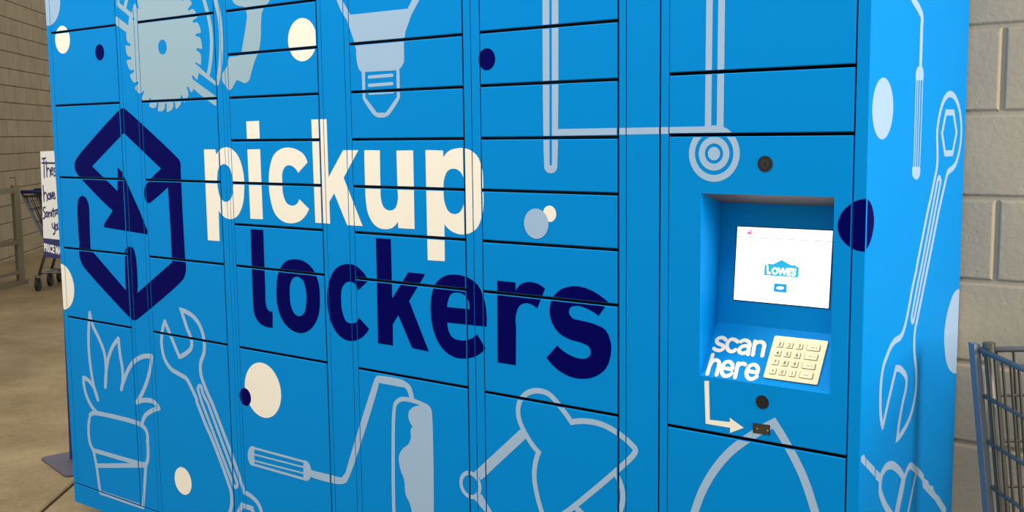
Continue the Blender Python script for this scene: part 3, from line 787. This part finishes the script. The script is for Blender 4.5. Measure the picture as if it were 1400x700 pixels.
SP('wrench_print', w2, PALE, 'pale blue outline print of a ring wrench on the side panel')
SP('printed_dot', fill(SIDE, PT(S4, '730,184 708,188~ 670,215~ 630,320~ 603,450~ 595,560~ 600,640~') + PT(S5, '660,50~ 680,120~ 710,158~ 735,165 800,165') + PT(S4, '760,184')), PALE, 'pale blue dot cut by the back edge of the side panel')
dr = fill(SIDE, PT(S6, '45,190~ 65,155~ 92,190 92,267 45,215')) + fill(SIDE, PT(S6, '98,190 182,277 180,362 98,272')) + fill(SIDE, PT(S6, '190,290 240,337 232,425 188,385'))
dr += stroke(SIDE, PT(S6, '365,760 320,700~ 260,590~ 230,470~ 245,350~ 285,275~ 330,252~ 395,285~ 455,372'), 0.018)
dr += fill(SIDE, PT(S6, '438,370 468,350 470,420 410,720 365,720')) + stroke(SIDE, PT(S6, '455,440 490,300~ 515,262~ 560,285~ 640,370'), 0.016)
dr += fill(SIDE, PT(S6, '628,365 655,380 690,402 700,440 738,455 745,495 785,548 768,602 640,465')) + stroke(SIDE, PT(S6, '775,572 850,690'), 0.02) + stroke(SIDE, PT(S6, '575,330 490,740'), 0.012)
SP('drill_print', dr, PALE, 'pale blue drill and saw print low on the side panel')

# ---------------------------------------------------------------- notice on a stand, left of the lockers
NY = 0.38
N = Plane((0, NY, 0), (1, 0, 0), (0, 0, 1))
ST = thing('notice_stand', 'handwritten white notice on a navy stand, half hidden by the left end of the lockers', 'sign', (-3.63, NY, 0))
def local(o, p): o.parent = p; o.matrix_parent_inverse = Matrix.Translation(p.location).inverted() @ Matrix.Identity(4); return o
def npoly(name, pts, y0, y1, mt):
    bm = bmesh.new()
    A = [bm.verts.new((x, y0, z)) for x, z in pts]; B = [bm.verts.new((x, y1, z)) for x, z in pts]
    bm.faces.new(A); bm.faces.new(B[::-1])
    for i in range(len(pts)): bm.faces.new((A[i], A[(i + 1) % len(pts)], B[(i + 1) % len(pts)], B[i]))
    return local(build(name, bm, mt), ST)
tl = N.at(55, 207); bl = N.at(59.3, 325.5); bl2 = N.at(60.2, 351)
npoly('notice_sheet', [tl, (-3.17, tl[1] + 0.012), (-3.20, bl[1] - 0.001), bl], NY, NY + 0.004, WHITE)
npoly('notice_band', [bl, (-3.20, bl[1] - 0.001), (-3.206, bl2[1] - 0.001), bl2], NY - 0.0005, NY + 0.004, SIGNB)
npoly('pole', [(-3.69, 0.008), (-3.63, 0.008), (-3.60, 1.05), (-3.658, 1.05)], NY + 0.0045, NY + 0.02, SIGNB)
u = Vector((0.978, -0.208)); vv = Vector((0.208, 0.978)); c0 = Vector((-3.822, 0.316))
bm = bmesh.new(); GP = Plane((0, 0, 0), (1, 0, 0), (0, 1, 0)); slab(bm, GP, [c0, c0 + u * 0.36, c0 + u * 0.36 + vv * 0.30, c0 + vv * 0.30], 0.0, 0.008, rnd=0.03)
local(build('base_plate', bm, PLATE), ST)
N1 = (0, 180, 6.364); N2 = (0, 220, 7.0)
hw = []
for cr, s in ((N1, '368,235 398,230'), (N1, '382,235 387,398'), (N1, '366,272 486,274'), (N1, '403,258 410,392'), (N1, '410,345 422,318~ 432,330~ 438,385'),
              (N1, '442,345 460,338 458,315~ 447,320~ 443,345~ 450,370~ 464,362'), (N1, '486,316 473,325~ 474,345~ 486,355~ 484,378~ 470,382'),
              (N1, '375,470 385,605'), (N1, '384,550 396,530~ 406,545~ 411,600'), (N1, '434,538 421,545~ 420,580~ 432,585~ 434,540 438,588'), (N1, '441,532 450,584 456,528'),
              (N1, '461,560 475,552 470,530~ 462,540~ 462,570~ 470,582~ 481,572'),
              (N2, '434,445 418,450~ 416,475~ 432,500~ 432,535~ 415,550'), (N2, '454,490 440,500~ 442,530~ 452,530~ 454,490 458,535'), (N2, '466,490 470,535 473,500~ 482,492~ 488,530'),
              (N2, '496,485 500,530'), (N2, '510,455 516,535'), (N2, '498,478 530,475'), (N2, '528,485 531,525'), (N2, '536,470 552,465 541,502 560,502'),
              (N2, '500,598 508,640~ 522,640 522,592'), (N2, '522,640 524,690~ 510,702'), (N2, '537,608 530,635~ 540,660~ 549,635~ 538,608'), (N2, '554,600 558,648~ 572,650')):
    hw += stroke(N, PT(cr, s), 0.0075)
o = printed('lettering', N, hw, BIG, INK, None, 'handwritten blue marker words', h=0.0008); local(o, ST)
nq = [Vector(N.at(*p)) for p in ((60.3, 332.0), (84.2, 337.6), (84.8, 349.2), (61.0, 343.6))]
o = printed('lettering', N, text_polys('PRICE MA', nq, 0.05), BIG, WHITE, None, 'white capitals on the navy band', h=0.0012); local(o, ST)

# ---------------------------------------------------------------- steel cart rail by the far wall
RP = Vector((-9.60, 3.26, 0)); e = Vector((0.52, -0.854, 0))
RL = thing('cart_rail', 'beige steel cart rail with posts in front of the far block wall', 'railing', RP)
def rl(name, bm): return local(build(name, bm, STEEL), RL)
def bar(a, b_, hz, th):
    """flat rail between two points"""
    bm = bmesh.new(); d = (b_ - a).normalized(); s = Vector((-d.y, d.x, 0)) * th
    V = [bm.verts.new(p + s * i + Vector((0, 0, j * hz))) for p in (a, b_) for i in (-1, 1) for j in (-1, 1)]
    for f in ((0, 1, 3, 2), (4, 6, 7, 5), (0, 4, 5, 1), (2, 3, 7, 6), (0, 2, 6, 4), (1, 5, 7, 3)): bm.faces.new([V[i] for i in f])
    return bm
Zv = lambda z: Vector((0, 0, z))
rl('rail', bar(RP + e * 2.2 + Zv(0.93), RP - e * 0.03 + Zv(0.93), 0.028, 0.02))
rl('rail', bar(RP + e * 2.2 + Zv(0.42), RP - e * 0.05 + Zv(0.42), 0.022, 0.02))
for t in (0.0, 0.9, 1.8):
    bm = bmesh.new(); q_ = RP + e * t
    box(bm, q_.x - 0.03, q_.x + 0.03, q_.y - 0.03, q_.y + 0.03, 0, 0.98); rl('post', bm)
bm = bmesh.new(); tube(bm, [RP + Vector((0.02, 0, 0.9)), RP + Vector((0.02, 0, 1.055)), RP + Vector((-0.03, -0.03, 1.055))], 0.008); rl('hook', bm)
bm = bar(RP + e * 2.2 + Zv(0.02), RP - e * 0.05 + Zv(0.02), 0.02, 0.05); rl('curb_plate', bm)
rl('rail', bar(RP + e * 2.2 + Zv(0.12), RP - e * 0.05 + Zv(0.12), 0.015, 0.02))

# ---------------------------------------------------------------- shopping carts
def cart(label, loc, xdir, Lc, Wc, H, frame_m, handle_m, grp=None, sp=0.034, tilt=0.1, hbars=5, hstep=0.098, corner=True, r1=0.0062, r2=0.0032, behind=0.0):
    T = thing('shopping_cart', label, 'shopping cart', loc, math.atan2(xdir[1], xdir[0]), grp)
    zb = H - 0.44
    def pt(i, j, z):                                   # i, j in 0..1; basket narrows to its floor
        k = (H - z) * tilt
        return Vector((k + i * (Lc - 2 * k), k + j * (Wc - 2 * k), z))
    bm = bmesh.new()
    tube(bm, [pt(0, 0, H), pt(1, 0, H), pt(1, 1, H), pt(0, 1, H), pt(0, 0, H)], r1, 8)
    build('basket_rim', bm, frame_m, T, True)
    bm = bmesh.new()
    for k in range(1, hbars):
        z = H - k * hstep
        if z < zb: break
        tube(bm, [pt(0, 0, z), pt(1, 0, z)], r1 * 0.75, 6); 
        tube(bm, [pt(0, 1, z), pt(1, 1, z)], r1 * 0.75, 6)
    build('basket_rods', bm, frame_m, T, True)
    bm = bmesh.new()
    n = int(Lc / sp)
    for k in range(n + 1):
        i = k / n
        for j in (0, 1):
            if i < 0.02 or i > 0.98: continue
            tube(bm, [pt(i, j, H), pt(i, j, zb)], r2, 5)
        tube(bm, [pt(i, 0, zb), pt(i, 1, zb)], r2, 5)
    n = int(Wc / sp)
    for k in range(1, n):
        for i in (0, 1): tube(bm, [pt(i, k / n, H), pt(i, k / n, zb)], r2, 5)
    for k in range(0, hbars):
        z = H - k * hstep
        for i in (0, 1): tube(bm, [pt(i, 0, z), pt(i, 1, z)], r2 * 1.15, 5)
    build('basket_wires', bm, WIREG, T)
    for j in (0, 1):
        bm = bmesh.new()
        s = 1 if j == 0 else -1
        # flat upright strap at the corner, then the chassis tube down to the wheels
        a = pt(0, j, H + 0.012); c = pt(0, j, zb - 0.02)
        for dy in (0,):
            V = []
            for p in (a, c):
                for dx, dw in ((-0.016, -0.005), (0.012, -0.005), (0.012, 0.008), (-0.016, 0.008)):
                    V.append(bm.verts.new(p + Vector((dx - 0.008, s * dw - s * 0.008, 0))))
            for f in ((0, 1, 2, 3), (4, 5, 6, 7), (0, 1, 5, 4), (1, 2, 6, 5), (2, 3, 7, 6), (3, 0, 4, 7)): bm.faces.new([V[i] for i in f])
        build('corner_strap', bm, STRAP, T)
        bm = bmesh.new()
        tube(bm, [pt(0, j, H - 0.01) + Vector((0.018, s * 0.014, 0)), pt(0, j, zb) + Vector((0.018, s * 0.014, 0)), Vector((0.09, Wc * (0.12 if j == 0 else 0.88), 0.16)), Vector((Lc * 0.86, Wc * (0.2 if j == 0 else 0.8), 0.15))], 0.014, 8)
        tube(bm, [pt(0.85, j, zb) , Vector((Lc * 0.84, Wc * (0.2 if j == 0 else 0.8), 0.16))], 0.009, 8)
        build('frame', bm, CHROME, T, True)
        bm = bmesh.new(); disc(bm, pt(0, j, H) + Vector((0.012, s * 0.014, -0.012)), (0, 0, 1), 0.013, 0.03, 16); build('bolt_cap', bm, CHROME, T)
        for xw in (0.10, Lc * 0.84):
            yy = Wc * (0.08 if j == 0 else 0.92)
            bm = bmesh.new(); disc(bm, (xw, yy - 0.014, 0.062), (0, 1, 0), 0.062, 0.028, 24, mi=0); disc(bm, (xw, yy - 0.017, 0.062), (0, 1, 0), 0.02, 0.034, 16, mi=1)
            build('wheel', bm, [RUBBER, CHROME], T)
            bm = bmesh.new()
            for sy in (-0.022, 0.022): box(bm, xw - 0.012, xw + 0.012, yy + sy - 0.0015, yy + sy + 0.0015, 0.055, 0.145)
            box(bm, xw - 0.02, xw + 0.02, yy - 0.024, yy + 0.024, 0.14, 0.148)
            build('caster_fork', bm, CHROME, T)
    bm = bmesh.new()
    tube(bm, [(0.10, Wc * 0.14, 0.17), (Lc * 0.86, Wc * 0.2, 0.16), (Lc * 0.86, Wc * 0.8, 0.16), (0.10, Wc * 0.86, 0.17), (0.10, Wc * 0.14, 0.17)], 0.009, 6)
    for k in range(1, 7):
        j = 0.16 + 0.68 * k / 7
        tube(bm, [(0.10, Wc * j, 0.17), (Lc * 0.86, Wc * j, 0.16)], 0.003, 5)
    build('lower_rack', bm, CHROME, T)
    if handle_m:
        bm = bmesh.new(); tube(bm, [(-0.07, 0.0, H + 0.045), (-0.07, Wc, H + 0.045)], 0.017, 10); build('handle', bm, handle_m, T, True)
        bm = bmesh.new()
        bm.free()
        for yy in (0.0, Wc):
            bm = bmesh.new(); tube(bm, [(-0.07, yy, H + 0.045), (-0.02, yy, H + 0.01), (0.02, yy, H - 0.05)], 0.009, 6)
            build('handle_bracket', bm, WIREG, T)
    return T
# near cart at the right edge, its open end turned to the lockers
cart('blue grey wire shopping cart at the right edge beside the lockers', (0.136, 0.325, 0), (0.63, -0.78), 0.92, 0.40, 0.957, CARTB, None, tilt=0.085)
# far carts nested by the rail
xd = Vector((-0.68, 0.733)); yd = Vector((-0.733, -0.68))
for k, lab in ((0, 'nearer shopping cart with navy handle beside the far steel rail'), (1, 'farther shopping cart nested into the one by the steel rail')):
    og = Vector((-9.02, 2.95)) + xd * 0.34 * k - yd * 0.52 + Vector((0.79, 0.61)) * 0.09
    cart(lab, (og.x, og.y, 0), xd, 0.86, 0.52, 0.90, WIREG, HANDLE, 'nested carts by the far rail', sp=0.06, tilt=0.3, hbars=4, hstep=0.12, r1=0.009, r2=0.004)
